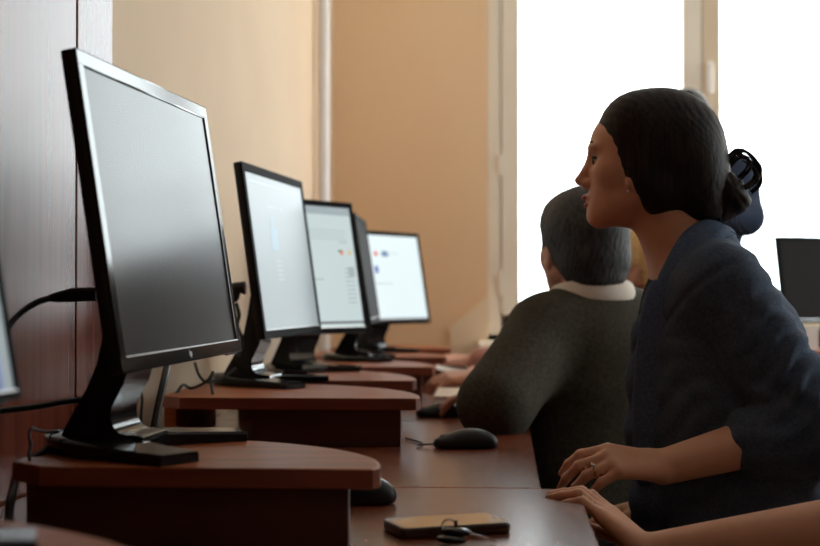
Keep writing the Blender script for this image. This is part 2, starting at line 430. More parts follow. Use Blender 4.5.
def riser(xl, yf, xt, b, label, cut=.045, sup=.02, z=ZR):
    t = thing('monitor_riser', ((xl + xt) / 2, yf + b / 2, ZD), label, 'monitor riser', 'raised monitor shelves along the desks')
    a = xt - xl - .02; poly = [(xl + cut, yf), (xt - .006, yf), (xt, yf + .012)]
    for k in range(1, 25):
        q = math.pi / 2 * k / 24
        poly.append((xl + .02 + a * math.cos(q) ** .92, yf + .012 + (b - .012) * math.sin(q)))
    poly += [(xl, yf + b), (xl, yf + cut)]
    mb = MB().prism(poly, z - .021, z, .0025)
    top = mb.build('shelf_top', M['riser'], t)
    # darker edge band all around the board
    band = MB(); n = len(poly); c = np.mean(np.array(poly), 0)
    V = []
    for zz in (z - .0195, z - .0015):
        for p in poly: V.append((p[0] + .0006 * np.sign(p[0] - c[0]), p[1] + .0006 * np.sign(p[1] - c[1]), zz))
    band.add(V, [(k, (k + 1) % n, n + (k + 1) % n, n + k) for k in range(n)]).build('edge_band', M['edge'], top)
    for lo, hi in (((xl + sup, yf + .03), (xt - .034, yf + .046)), ((xl + sup, yf + .046), (xl + sup + .016, yf + b - .04)), ((xt - .06, yf + .046), (xt - .044, yf + b * .45))):
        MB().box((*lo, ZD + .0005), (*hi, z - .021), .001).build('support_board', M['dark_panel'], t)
    return t
riser(-.60, .50, -.118, .62, 'cherry monitor shelf at the bottom edge under the cut-off glossy monitor foot')
A_ = riser(-.522, 1.415, -.1265, .31, 'cherry monitor shelf under the biggest monitor, with rounded end')
B_ = riser(-.605, 2.395, -.144, .42, 'cherry monitor shelf under the second monitor with grey lit screen', sup=.165)
MB().box((-.597, 2.43, ZD + .0005), (-.575, 2.77, ZR - .021), .001).build('support_board', M['riser'], B_)
riser(-.58, 2.895, -.182, .46, 'cherry monitor shelf under the web page monitor, third up from the phone desk')
riser(-.58, 3.46, -.169, .44, 'cherry monitor shelf under the dark edge-on monitor')
riser(-.58, 4.02, -.164, .46, 'cherry monitor shelf under the small white-screen monitor')
riser(-.58, 4.64, -.172, .44, 'empty cherry monitor shelf farthest along the row, before the back wall')

# ------------------------------------------------------------------ monitors
def frame_axes(q):
    x, y, z, th, ti, ro = q
    ex = A3(math.sin(th), math.cos(th), 0); n0 = A3(math.cos(th), -math.sin(th), 0)
    n = n0 * math.cos(ti) + A3(0, 0, 1) * math.sin(ti); u = A3(0, 0, 1) * math.cos(ti) - n0 * math.sin(ti)
    ex2 = ex * math.cos(ro) + u * math.sin(ro); u2 = u * math.cos(ro) - ex * math.sin(ro)
    return ex2, n, u2, n0, ex
def monitor(q, W, Hh, label, screen, content=(), base_shift=0., base_off=.085, logo=False, bez=.018, thick=.016, zr=ZR, half=.13, reach=.13, bezm='bezel_dull', bezb=None, btn=True):
    """q: centre of the screen's face, heading, tilt back, roll; content: (s0,s1,t0,t1,material) in screen fractions"""
    c = A3(q[0], q[1], q[2] + 1.0); ex, n, u, n0, e0 = frame_axes(q)
    bc = c - u * Hh / 2 - n0 * base_off + e0 * base_shift; bc[2] = zr
    t = thing('monitor', bc, label, 'monitor', 'black computer monitors')
    R = np.stack([ex, n, u], 1); bz2 = bezb or bez
    def wb(mb, lo, hi, bev=0., mi=0, seg=2): return mb.box(lo, hi, bev, R, c, mi, seg)
    h = MB(); wb(h, (-W / 2, -thick - .002, -Hh / 2), (W / 2, -.002, Hh / 2), .004)
    wb(h, (-W * .26, -thick - .024, -Hh * .30), (W * .26, -thick, Hh * .26), .011)
    h.build('housing', M['black'], t, smooth=True, sharp=20)
    bb = MB(); w2, h2 = W / 2, Hh / 2
    wb(bb, (-w2, -.004, h2 - bez), (w2, .0, h2), .0018); wb(bb, (-w2, -.004, -h2), (w2, .0, -h2 + bz2), .0018)
    wb(bb, (-w2, -.004, -h2 + bz2 - .003), (-w2 + bez, .0, h2 - bez + .003), .0018); wb(bb, (w2 - bez, -.004, -h2 + bz2 - .003), (w2, .0, h2 - bez + .003), .0018)
    bo = bb.build('bezel', M[bezm], t, smooth=True, sharp=15)
    mats = [screen]; mb = MB(); sx, sz0, sz1 = w2 - bez + .001, -h2 + bz2 - .001, h2 - bez + .001
    def quad(a, b, d0, d1, y, mi): mb.add([c + ex * s + u * v + n * y for s, v in ((a, d0), (b, d0), (b, d1), (a, d1))], [(0, 1, 2, 3)], mi)
    quad(-sx, sx, sz0, sz1, -.0018, 0)
    for s0, s1, v0, v1, m in content:
        if m not in mats: mats.append(m)
        quad(-sx + 2 * sx * s0, -sx + 2 * sx * s1, sz0 + (sz1 - sz0) * v0, sz0 + (sz1 - sz0) * v1, -.0015, mats.index(m))
    mesh_obj('screen', mb.v, mb.f, None, t, None, False, mats, mb.i)
    # chrome line along the lower edge of the screen
    ln = MB(); wb(ln, (-sx, -.002, sz0 - .0006), (sx, .0006, sz0 + .0010)); ln.build('trim_line', M['silver'], bo)
    if btn:
        k = MB()
        for j in range(4): wb(k, (w2 - .03 - j * .014, -.006, -h2 - .0016), (w2 - .022 - j * .014, -.002, -h2 + .001))
        k.build('button', M['black'], bo)
    if logo:
        lg = MB()
        def st(a, b, d0, d1, sl=.15): lg.add([c + ex * (x + sl * y) + u * (-h2 + bz2 * .5 + y) + n * .0006 for x, y in ((a, d0), (b, d0), (b, d1), (a, d1))], [(0, 1, 2, 3)])
        st(-.0052, -.0038, -.0025, .0055); st(-.0040, -.0012, .0012, .0025); st(-.0022, -.0008, -.0025, .0020)
        st(.0006, .0020, -.0055, .0025); st(.0016, .0050, .0012, .0025); st(.0016, .0050, -.0025, -.0012); st(.0038, .0052, -.0020, .0020)
        lg.build('logo', M['silver'], bo)
    # stand: a thick curved strip from the foot up to the back of the housing
    pf = [(-.030, .002), (-.018, .030), (.018, .10), (.040, .215), (.062, .215), (.056, .10), (.036, .052), (.037, .032), (.048, .022), (.072, .019), (.072, .002)]
    pf = curve([(x, z, 0) for x, z in pf], 3); sb = MB(); m_ = len(pf)
    Vs = [bc + n0 * q[0] + A3(0, 0, q[1]) + e0 * y for y in (-.045, .045) for q in pf]
    sb.add(Vs, [tuple(range(m_)), tuple(range(m_, 2 * m_))[::-1]] + [(k, (k + 1) % m_, m_ + (k + 1) % m_, m_ + k) for k in range(m_)]).build('stand', M['black_gloss'], t, smooth=True, sharp=30)
    V = []; Fc = []; N = 24
    for k in range(N + 1):
        s = -1 + 2 * k / N; cx = bc + e0 * half * s + n0 * (reach * abs(s) ** 1.7 - .005)
        wd = .052 - .024 * abs(s); hh = .022 - .010 * abs(s)
        tg = nrm(e0 * half + n0 * reach * 1.7 * np.sign(s) * abs(s) ** .7); sd = nrm(np.cross(A3(0, 0, 1), tg))
        for a, z in ((-1, 0.0005), (1, .0005), (1, hh - .003), (.9, hh), (-.9, hh), (-1, hh - .003)): V.append(cx + sd * a * wd + A3(0, 0, z))
    for k in range(N):
        for j in range(6): Fc.append((k * 6 + j, k * 6 + (j + 1) % 6, k * 6 + 6 + (j + 1) % 6, k * 6 + 6 + j))
    Fc += [tuple(range(6))[::-1], tuple(range(N * 6, N * 6 + 6))]
    MB().add(V, Fc).build('foot', M['black_gloss'], t, smooth=True)
    return t, c, ex, n, u
LN = M['px_line']; G = M['px_grey']
mon0 = monitor((-.4245, .8066, .0860, .1, .17, 0), .51, .335, 'cut-off monitor at the photo edge, only its lit corner showing', M['screen_pale'],
               [(.955, .962, .0, 1, M['px_navy']), (.0, .955, .0, .06, M['px_dark'])], bez=.008, half=.12, reach=.15, base_shift=.03)
mon1 = monitor((-.4034, 1.6737, .0915, .0618, .1519, .0079), .50, .345, 'biggest monitor with blank dark grey screen, nearest whole one', M['screen_off'], logo=True, bezm='black_gloss', base_shift=-.10, base_off=.085, half=.13, reach=.145)
m2c = [(.30, .42, .52, .66, M['px_blue']), (.33, .38, .66, .74, M['px_blue']), (.30, .46, .80, .808, G), (.52, .57, .80, .808, G), (.05, .95, .945, .952, LN)]
m2c += [(.34, .44, .44 - j * .03, .448 - j * .03, LN) for j in range(5)]
mon2 = monitor((-.4535, 2.887, .0885, .0897, .1373, .0017), .50, .345, 'monitor with lit pale grey screen showing a small blue figure, right behind the biggest monitor', M['screen_pale'], m2c, base_shift=-.12, base_off=.085, half=.13, reach=.15)
m3c = [(0, 1, .93, 1, M['px_grey']), (0, 1, .03, .05, M['px_dark']), (.82, .855, .62, .64, M['px_green']), (.855, .87, .62, .64, M['px_red']), (.84, .87, .60, .62, M['px_red']), (.93, .955, .60, .64, M['px_yellow']),
       (.84, .93, .70, .71, LN), (.9, .97, .42, .5, LN)] + [(.15, .92, .80 - j * .025, .805 - j * .025, LN) for j in range(4)] + [(.86, .96, .48 - j * .035, .488 - j * .035, G) for j in range(9)]
mon3 = monitor((-.4415, 3.181, .0695, .55, .1688, 0), .38, .315, 'monitor with lit white web page and tiny coloured flags, third in the row', M['screen_web'], m3c, bez=.014, base_off=.085, half=.12, reach=.12)
mon4 = monitor((-.3771, 3.8991, .0732, -.035, .15, 0), .47, .30, 'dark monitor seen nearly edge-on between two lit white screens', M['screen_dull'], bez=.016, base_off=.085, half=.12, reach=.13, base_shift=-.1)
m5c = [(.425, .475, .765, .79, M['px_red']), (.442, .458, .74, .815, M['px_red']), (.52, .60, .745, .81, M['px_blue']), (.53, .57, .76, .80, M['px_navy']), (.62, .72, .78, .785, LN), (.41, .455, .55, .63, M['px_navy']), (.0, 1, .0, .022, M['px_grey'])]
mon5 = monitor((-.3671, 4.2822, .0582, .5299, .1703, 0), .46, .29, 'small white-screen monitor with red cross, farthest in the row by the back wall', M['screen_white'], m5c, bez=.013, base_off=.085, half=.11, reach=.12)
# second row at the far right
BL = P(785.5, 323, 4.7)
def pose_from_corner(pt, th, ti, W, Hh):
    ex, n, u, n0, e0 = frame_axes((0, 0, 0, th, ti, 0)); c = pt + ex * W / 2 + u * Hh / 2
    return (c[0], c[1], c[2] - 1, th, ti, 0)
qr = pose_from_corner(BL, 1.15, .17, .46, .295)
desk(4.45, 5.05, 'cherry wood desk at the far right under the dark monitor', .90, 2.5, None)
tr = thing('monitor_riser', (1.75, 4.76, ZD), 'cherry monitor shelf at the far right, under the dark monitor with white paper', 'monitor riser', None)
MB().box((.92, 4.52, ZR - .021), (2.2, 5.02, ZR), .003).build('shelf_top', M['riser'], tr)
for xx in (.96, 2.14): MB().box((xx, 4.56, ZD + .0005), (xx + .018, 4.98, ZR - .021)).build('support_board', M['dark_panel'], tr)
monitor(qr, .46, .295, 'dark switched-off monitor at the far right behind the blazer sleeve', M['screen_dull'], bez=.012, base_off=.07, half=.12, reach=.11, btn=False)
pp = P(806, 344, 4.62); pq = P(810, 322, 4.66)
o = MB().box((-.05, -.002, 0), (.02, .0, .078), 0, np.eye(3), (pp[0] + .02, 4.62, ZR + .0005)).build('paper_card', M['paper'], loc=(pp[0], 4.62, ZR)); tag(o, 'small white card standing on the far right shelf under the dark monitor', 'paper')

# ------------------------------------------------------------------ mice, phone, keys, notebook
def mouse(c, ang, label, cord=None, s=1.0, group='black computer mice'):
    c = A3(*c); ca, sa = math.cos(ang), math.sin(ang)
    R = np.array([[ca, -sa, 0], [sa, ca, 0], [0, 0, 1.]])
    W_ = lambda p: c + R @ (A3(*p) * s)
    t = thing('computer_mouse', c, label, 'computer mouse', group)
    pr = [E(W_((.010, 0, .010)), A3(.050, .030, .027) * s, R, .01), E(W_((-.030, 0, .008)), A3(.032, .028, .017) * s, R, .012), H(W_((0, 0, .001)), (0, 0, -1), .002)]
    blob('shell', pr, M['black'], t, h=.0022)
    bt = MB()
    for sgn in (-1, 1):
        rows = [W_((x, sgn * y, z)) for x, y, z in ((-.060, .004, .014), (-.050, .005, .0185), (-.035, .005, .0245), (-.02, .005, .0285))]
        r2 = [W_((x, sgn * y, z)) for x, y, z in ((-.052, .018, .0125), (-.048, .020, .0155), (-.035, .022, .018), (-.02, .0235, .0205))]
        bt.add(rows + r2, [(k, k + 1, 5 + k, 4 + k) for k in range(3)])
    bt.build('button', M['black_gloss'], t, smooth=True)
    MB().tube([W_((-.044, -.0035, .0205)), W_((-.044, .0035, .0205))], .0055 * s, 14).build('scroll_wheel', M['black_soft'], t, smooth=True)
    if cord:
        MB().tube(curve([W_((-.058, 0, .008))] + [A3(*p) for p in cord], 8), .0017, 6).build('cord', M['black_soft'], t, smooth=True)
    return t
pm = PZ(466, 448, ZD); pm = A3(pm[0], pm[1], ZD)
mouse(pm, .1, 'black wired mouse alone on the desk in front of the grey-haired person', [pm + A3(-.085, .01, .004), PZ(422, 446, ZD) + A3(0, .02, .003), PZ(405, 441, ZD) + A3(0, .02, .003)], .92)
pm2 = PZ(349, 505, ZD); mouse((pm2[0], pm2[1] + .02, ZD), -.2, 'black mouse half hidden behind the rounded end of the biggest monitor\'s shelf', None)
pm3 = PZ(440, 417, ZD); pm3 = A3(pm3[0], pm3[1], ZD)
mouse(pm3, .25, 'black mouse under the hand of the grey-haired person', None, .86)

# smartphone
pc = A3(-.063, 1.558, ZD); ang = .41
R = np.array([[math.cos(ang), -math.sin(ang), 0], [math.sin(ang), math.cos(ang), 0], [0, 0, 1.]])
t = thing('smartphone', (pc[0], pc[1], ZD), 'dark smartphone with bronze edge lying on the near desk beside keys', 'phone')
def rr_poly(w, h, r, n=6):
    out = []
    for cx, cy, a0 in ((w - r, h - r, 0), (-w + r, h - r, 90), (-w + r, -h + r, 180), (w - r, -h + r, 270)):
        out += [(cx + r * math.cos(math.radians(a0 + 90 * k / n)), cy + r * math.sin(math.radians(a0 + 90 * k / n))) for k in range(n + 1)]
    return out
tw = lambda poly: [tuple((R[:2, :2] @ np.array(p)) + pc[:2]) for p in poly]
MB().prism(tw(rr_poly(.0640, .0375, .009)), ZD + .0005, ZD + .0115, .0028).build('case', M['phone'], t, smooth=True, sharp=16)
MB().prism(tw(rr_poly(.0620, .0355, .008)), ZD + .0112, ZD + .0122, .0004).build('glass', M['phone_glass'], t, smooth=True, sharp=16)
MB().prism(tw([(.057 + .0012 * math.cos(a), .007 * math.sin(a)) for a in [math.pi * 2 * k / 12 for k in range(12)]]), ZD + .0122, ZD + .0124).build('earpiece', M['black'], t)
# keys
kc = PZ(455, 537, ZD)
t = thing('key_ring', (kc[0], kc[1], ZD), 'bunch of black-headed keys on a ring in front of smartphone', 'keys')
def keyblob(a, b, name): 
    a = A3(*a); b = A3(*b); d = nrm(b - a); s = nrm(np.cross(A3(0, 0, 1), d)); R3 = np.stack([d, s, np.cross(d, s)], 1)
    return blob(name, [E((a + b) / 2, (np.linalg.norm(b - a) / 2, .0105, .0048), R3, .004)], M['black_gloss'], t, h=.0012)
k1a, k1b = PZ(437, 538, ZD + .006), PZ(466, 541.5, ZD + .006)
k2a, k2b = PZ(441, 530, ZD + .0135), PZ(472, 533.5, ZD + .0125)
keyblob(k1a, k1b, 'key_head'); h2 = keyblob(k2a, k2b, 'key_head')
ks = k2b + (k2a - k2b) * .1; ke = PZ(495, 541, ZD + .003)
MB().sheet([ks, ks * .5 + ke * .5, ke], [.0075, .0065, .004], .0022, nrm(np.cross(ke - ks, A3(0, 0, 1)))).build('key_blade', M['steel'], h2)
rc = PZ(449, 526, ZD + .017)
ring = [rc + A3(.0075 * math.cos(a), .003 * math.sin(a), .0065 * math.sin(a)) for a in [2 * math.pi * k / 26 for k in range(27)]]
MB().tube(ring, .0011, 6).build('ring', M['steel'], t, smooth=True)
MB().tube([rc + A3(.007, 0, .006), rc + A3(.008, -.002, -.006), k2a * .6 + k2b * .4 + A3(0, 0, .003)], .0022, 6).build('fob_loop', M['black'], t, smooth=True)

# notebook on the far desk
nb = PZ(440, 404, ZD) + A3(.035, .02, 0)
t = thing('notebook', (nb[0], nb[1] + .2, ZD), 'buff-covered notebook lying beside the mouse hand of the grey-haired person', 'notebook')
MB().box((nb[0] - .05, nb[1] + .0, ZD + .002), (nb[0] + .16, nb[1] + .33, ZD + .015), .001).build('pages', M['paper'], t)
MB().box((nb[0] - .053, nb[1] - .004, ZD + .0155), (nb[0] + .163, nb[1] + .334, ZD + .018), .001).build('cover', M['book'], t)
MB().box((nb[0] - .053, nb[1] - .004, ZD + .0003), (nb[0] + .163, nb[1] + .334, ZD + .002), .0005).build('cover', M['book'], t)

# ------------------------------------------------------------------ cables and plugs
def cable(pts, r, label, n=8, name='cable', m='black_soft', plug=None, cat='cable', pr=.009):
    pts = [A3(*p) for p in pts]
    o = MB().tube(curve(pts, 10), r, n).build(name, M[m], loc=pts[-1], smooth=True); tag(o, label, cat)
    if plug:
        p0, p1, p2 = [A3(*p) for p in plug]
        MB().tube([p0, p1, p1 * .35 + p2 * .65, p2], [pr, pr, pr * .72, pr * .4], 12).build('plug', M['black'], o, smooth=True)
    return o
cable([P(52, 298, 1.56), P(38, 302, 1.55), P(22, 312, 1.53), P(8, 328, 1.5), P(-10, 360, 1.46), P(-30, 420, 1.4), P(-40, 470, 1.38)], .0036, 'black cable bending down from the plug at the back of biggest monitor',
      plug=(P(97, 294, 1.56), P(72, 295, 1.56), P(48, 298.5, 1.56)), pr=.0082)
cable([P(96, 399, 1.60), P(70, 401, 1.58), P(40, 406, 1.55), P(0, 411, 1.5), P(-40, 417, 1.44)], .0035, 'straight black cable crossing the wood panel below the first plug')
cable([P(32, 466, 1.46), P(29, 455, 1.47), P(31, 445, 1.48), P(29, 435, 1.49), P(32, 428, 1.5), P(37, 430, 1.52), P(46, 432, 1.54), P(58, 432, 1.56), P(70, 440, 1.58)], .0017, 'thin looped black wire on the left end of the biggest monitor\'s shelf', 6)
cable([P(30, 459, 1.50), P(48, 449, 1.53), P(64, 439, 1.56), P(82, 432, 1.6)], .004, 'short black cable lying behind the stand of the biggest monitor')
cable([P(17, 474, 1.50), P(13, 490, 1.47), P(10, 505, 1.42), P(8, 530, 1.40), P(8, 552, 1.40)], .005, 'black cable hanging under the left end of the biggest monitor\'s shelf')
cable([P(168, 362, 2.2), P(163, 385, 2.15), P(157, 412, 2.12), P(152, 440, 2.1), P(150, 470, 2.08)], .0062, 'thick black cable hanging against the beige wall behind the biggest monitor')
cable([P(137, 384, 2.3), P(142, 397, 2.3), P(141, 420, 2.3), P(145, 434, 2.3), P(150, 455, 2.3)], .0025, 'thin black wire hanging left of the thick black cable', 6)
zz = ZR + .003
cable([P(213, 396, 2.46), P(211, 380, 2.47), P(213, 372, 2.48), P(208, 380, 2.5), P(198, 386, 2.52), P(190, 388, 2.54), P(183, 385, 2.52), P(176, 394, 2.50)], .0028, 'tangled black wire on the left end of the second monitor\'s shelf', 6)
cable([P(195, 363, 2.62), P(199, 375, 2.6), P(207, 382, 2.6), P(222, 378, 2.62), P(236, 368, 2.64)], .003, 'black wire looping up behind the second monitor\'s stand', 6)
cable([P(236, 303, 2.62), P(239, 315, 2.62), P(237, 325, 2.63), P(242, 340, 2.64), P(238, 356, 2.64)], .004, 'black cable dropping from the plug behind the second monitor', plug=(P(245, 288, 2.62), P(236, 288, 2.62), P(234, 302, 2.62)), pr=.013)
# ------------------------------------------------------------------ people
HS = .00165
class Head:
    def __init__(s, hc, f, tilt=0., s_=HS):
        s.c = A3(*hc); f = nrm(A3(f[0], f[1], 0)); s.l = np.cross(A3(0, 0, 1), f)
        s.f = nrm(f * math.cos(tilt) + A3(0, 0, 1) * math.sin(tilt)); s.u = np.cross(s.f, s.l); s.s = s_
        s.R = np.stack([s.f, s.l, s.u], 1)
    def p(s, a, l, u): return s.c + s.R @ (A3(a, l, u) * s.s)
    def e(s, c, r, k=6, op=1): return E(s.p(*c), A3(*r) * s.s, s.R, k * s.s, op)
    def cn(s, a, b, ra, rb, k=6, op=1): return C(s.p(*a), s.p(*b), ra * s.s, rb * s.s, k * s.s, op)
    def h(s, p, n, k=4): return H(s.p(*p), s.R @ A3(*n), k * s.s)
def head_prims(h, ears=True):
    o = [h.e((0, 0, 0), (60, 46, 58)), h.e((30, 0, 3), (37.5, 38, 38), 10), h.e((36, 0, -30), (31, 36, 46), 14)]
    for g in (-1, 1):
        o += [h.cn((53, 8 * g, -63), (16, 31 * g, -44), 11, 13, 10), h.e((42, 23 * g, -22), (18, 14, 14), 10)]
    o += [h.e((58, 0, -65), (12.5, 15, 11.5), 8), h.e((57, 0, -50), (11, 18, 14), 8)]
    for g in (-1, 1): o += [h.e((67, 18 * g, -10), (9, 10, 7), 7, -1)]
    for g in (-1, 1): o += [h.e((54.5, 17 * g, -11), (8.5, 8.5, 8), 2), h.e((60, 15 * g, 1.5), (8.5, 14, 5), 7)]
    o += [h.cn((63, 0, -4), (75.5, 0, -28), 4.2, 5.2, 6), h.e((78, 0, -29.5), (4.5, 5, 4.5), 3)]
    for g in (-1, 1): o += [h.e((70, 5.5 * g, -33), (6, 4.2, 4.4), 3)]
    o += [h.e((67.5, 0, -46.5), (5.8, 11, 4), 3), h.e((65.5, 0, -54), (5.6, 10, 3.8), 2.5)]
    if ears:
        for g in (-1, 1): o += [h.e((15, 43 * g, -24), (8.5, 4.2, 15), 3), h.e((17, 46.5 * g, -22), (4.5, 2.4, 8), 1.5, -1), h.e((17, 41 * g, -36), (5, 4, 5), 3)]
    return o
def face_parts(h, root, lipmat='lips', browmat='brow', eyes=True):
    for g in (-1, 1):
        MB().tube([h.p(64.5 - 2.2 * q * q * 4, g * (17 + 8 * q * 2), 4.5 + 2.5 * (1 - (2 * q) ** 2)) for q in (-.5, -.25, 0, .25, .5)], [1.2 * h.s, 1.9 * h.s, 2.1 * h.s, 1.7 * h.s, .8 * h.s], 6).build('eyebrow', M[browmat], root, smooth=True)
    if eyes:
        for g in (-1, 1):
            e = blob('eye', [h.e((55.6, 17 * g, -11), (8, 8, 4.4), 1)], M['sclera'], root, h=.0016)
            V = MB().tube([h.p(62.4, 17 * g, -11), h.p(64.0, 17 * g, -11)], [4.2 * h.s, 3.2 * h.s], 12); V.build('iris', M['brow'], e)
            MB().tube([h.p(63.5 - 3.4 * abs(q) ** 2, g * (17 + 8 * q), -7.6 - 2.0 * q * q) for q in (-1, -.5, 0, .5, 1)], 1.3 * h.s, 6).build('eyelashes', M['brow'], e, smooth=True)
    blob('lips', [h.e((69.3, 0, -46.4), (6.2, 9.5, 3.5), 1), h.e((67.2, 0, -53.8), (6.2, 9, 3.6), 1)], M[lipmat], root, h=.0014)
def hand_prims(w, e1, n, side, sc=1.0, b=((.3, .3, .2),) * 4, spread=.05, thumb=(.75, .55, -.3), thumb2=(.95, .2, -.2)):
    w = A3(*w); e1 = nrm(e1); n = nrm(A3(*n) - e1 * np.dot(n, e1)); e2 = np.cross(e1, n) * side
    o = []; K = [(.085, .027), (.089, .009), (.085, -.009), (.077, -.026)]
    L = [(.042, .025, .020), (.046, .029, .021), (.043, .027, .020), (.034, .021, .018)]
    for i, (a, c) in enumerate(K):
        kn = w + (e1 * a + e2 * c) * sc
        o.append(C(w + (e1 * .008 + e2 * c * .62) * sc, kn, .0135 * sc, .0105 * sc, .012))
        d = nrm(e1 + e2 * spread * (1.5 - i)); p = kn; ang = 0
        ax = e2
        for j in range(3):
            ang += b[i][j]
            dd = d * math.cos(ang) - n * math.sin(ang); q = p + dd * L[i][j] * sc
            rr = (.0096, .0084, .0074, .0064) if i < 3 else (.0085, .0075, .0066, .0058)
            o.append(C(p, q, rr[j] * sc, rr[j + 1] * sc, .0035)); p = q
    t0 = w + (e1 * .018 + e2 * .022 - n * .004) * sc; bs = lambda v: nrm(e1 * v[0] + e2 * v[1] + n * v[2])
    t1 = t0 + bs(thumb) * .046 * sc; t2 = t1 + bs(thumb2) * .034 * sc; t3 = t2 + bs(thumb2) * .026 * sc
    o += [C(t0, t1, .0145 * sc, .0115 * sc, .010), C(t1, t2, .0108 * sc, .0098 * sc, .004), C(t2, t3, .0098 * sc, .0075 * sc, .003)]
    return o
def body_prims(J, f, sc=1.0, grow=0., parts=('torso', 'arms', 'legs'), sleeve=(1., 1.), male=False, feet=True):
    """skin when grow = 0; the same limbs swollen by grow make the clothes"""
    f = nrm(A3(f[0], f[1], 0)); l = np.cross(A3(0, 0, 1), f); g = grow; o = []
    pe, ch, nk = J['pelvis'], J['chest'], J['neck']
    if 'torso' in parts:
        mid = (pe + ch) / 2 - f * .01
        for s in (-1, 1):
            o += [C(pe + l * s * .075, mid + l * s * .055, .105 + g, .095 + g, .05), C(mid + l * s * .055, ch + l * s * .07, .095 + g, .105 + g, .05),
                  C(ch + l * s * .07, nk * .5 + (J['shL'] if s > 0 else J['shR']) * .5 - A3(0, 0, .035), .10 + g, .06 + g, .06)]
        o += [C(nk - A3(0, 0, .035), J['shL'], .055 + g, .056 + g, .04), C(nk - A3(0, 0, .035), J['shR'], .055 + g, .056 + g, .04)]
    if 'arms' in parts:
        for s, q in (('L', sleeve[0]), ('R', sleeve[1])):
            sh, el, wr = J['sh' + s], J['el' + s], J['wr' + s]
            o.append(C(sh, el, .050 + g, .039 + g, .03))
            if q > 0: o.append(C(el, el + (wr - el) * q, .041 + g, .041 + g + (.026 - .041) * q, .02))
    if 'legs' in parts:
        for s in ('L', 'R'):
            hp, kn, an = J['hip' + s], J['kn' + s], J['an' + s]
            o += [C(hp, kn, .085 + g, .058 + g, .04), C(kn, an, .058 + g, .038 + g, .02)]
            if feet: o.append(C(an - A3(0, 0, .02) - f * .02, A3(an[0], an[1], .045) + f * .12, .04, .032, .02))
    return o
def person(label, J, h, f, hands=(), skin='skin', sex='f', top='black_top', sleeve=(.95, .95), bottoms='dark_trousers', vox=.006, topgrow=.016, ears=True, group=None, extra_skin=(), extra_top=(), topwarp=None, topname='top', shoes=True, lips='lips', topprims=None, subtop=()):
    base = A3(J['pelvis'][0], J['pelvis'][1], 0)
    pr = body_prims(J, f, feet=False)
    pr += [C(J['neck'] - A3(0, 0, .03), h.p(-6, 0, -45), .056 if sex == 'f' else .060, .048 if sex == 'f' else .055, .03)]
    pr += head_prims(h, ears)
    for s in ('L', 'R'):
        pr += [C(J['an' + s] - A3(0, 0, .02), A3(J['an' + s][0], J['an' + s][1], .04) + nrm(f) * .12, .034, .026, .02)]
    for s, kw in hands:
        el, wr = J['el' + s], J['wr' + s]
        pr += hand_prims(wr, side=1 if s == 'L' else -1, **kw)
    pr += list(extra_skin)
    o = blob('person', pr, M[skin], loc=base, h=vox)
    tag(o, label, 'person', group)
    if top:
        tp = topprims if topprims is not None else body_prims(J, f, grow=topgrow, parts=('torso', 'arms'), sleeve=sleeve) + list(extra_top)
        blob(topname, tp, M[top], o, h=max(vox, .005), warp=topwarp)
    if bottoms:
        pe = J['pelvis']; l = np.cross(A3(0, 0, 1), nrm(f))
        bp = body_prims(J, f, grow=.012, parts=('legs',), feet=False) + [C(pe + l * .075, pe - l * .075, .112, .112, .04), C(pe, pe + A3(0, 0, .12), .12, .10, .05)]
        blob('trousers', bp, M[bottoms], o, h=.009)
        for s in ('L', 'R'):
            an = J['an' + s]
            blob('shoe', [C(A3(an[0], an[1], .05) - nrm(f) * .04, A3(an[0], an[1], .042) + nrm(f) * .15, .046, .038, .02), H(A3(an[0], an[1], .004), (0, 0, -1), .004)], M['shoe'], o, h=.007)
    face_parts(h, o, lips)
    return o
def sit(f, neck, lean=.08, pelz=.53, shw=.165, knee=.42, Lw=None, Rw=None, Le=None, Re=None, pel=None, sh_drop=.035):
    f = nrm(A3(f[0], f[1], 0)); l = np.cross(A3(0, 0, 1), f); nk = A3(*neck)
    pe = A3(*pel) if pel is not None else A3(nk[0] - f[0] * lean, nk[1] - f[1] * lean, pelz)
    J = dict(pelvis=pe, neck=nk, chest=nk * .68 + pe * .32 + f * .015, shL=nk + l * shw - A3(0, 0, sh_drop), shR=nk - l * shw - A3(0, 0, sh_drop))
    for s, g in (('L', 1), ('R', -1)):
        J['hip' + s] = pe + l * g * .09; J['kn' + s] = pe + l * g * .10 + f * knee - A3(0, 0, .02); J['an' + s] = A3(*(J['kn' + s][:2] - f[:2] * .02), .085)
    J['wrL'], J['wrR'], J['elL'], J['elR'] = [A3(*v) for v in (Lw, Rw, Le, Re)]
    return J

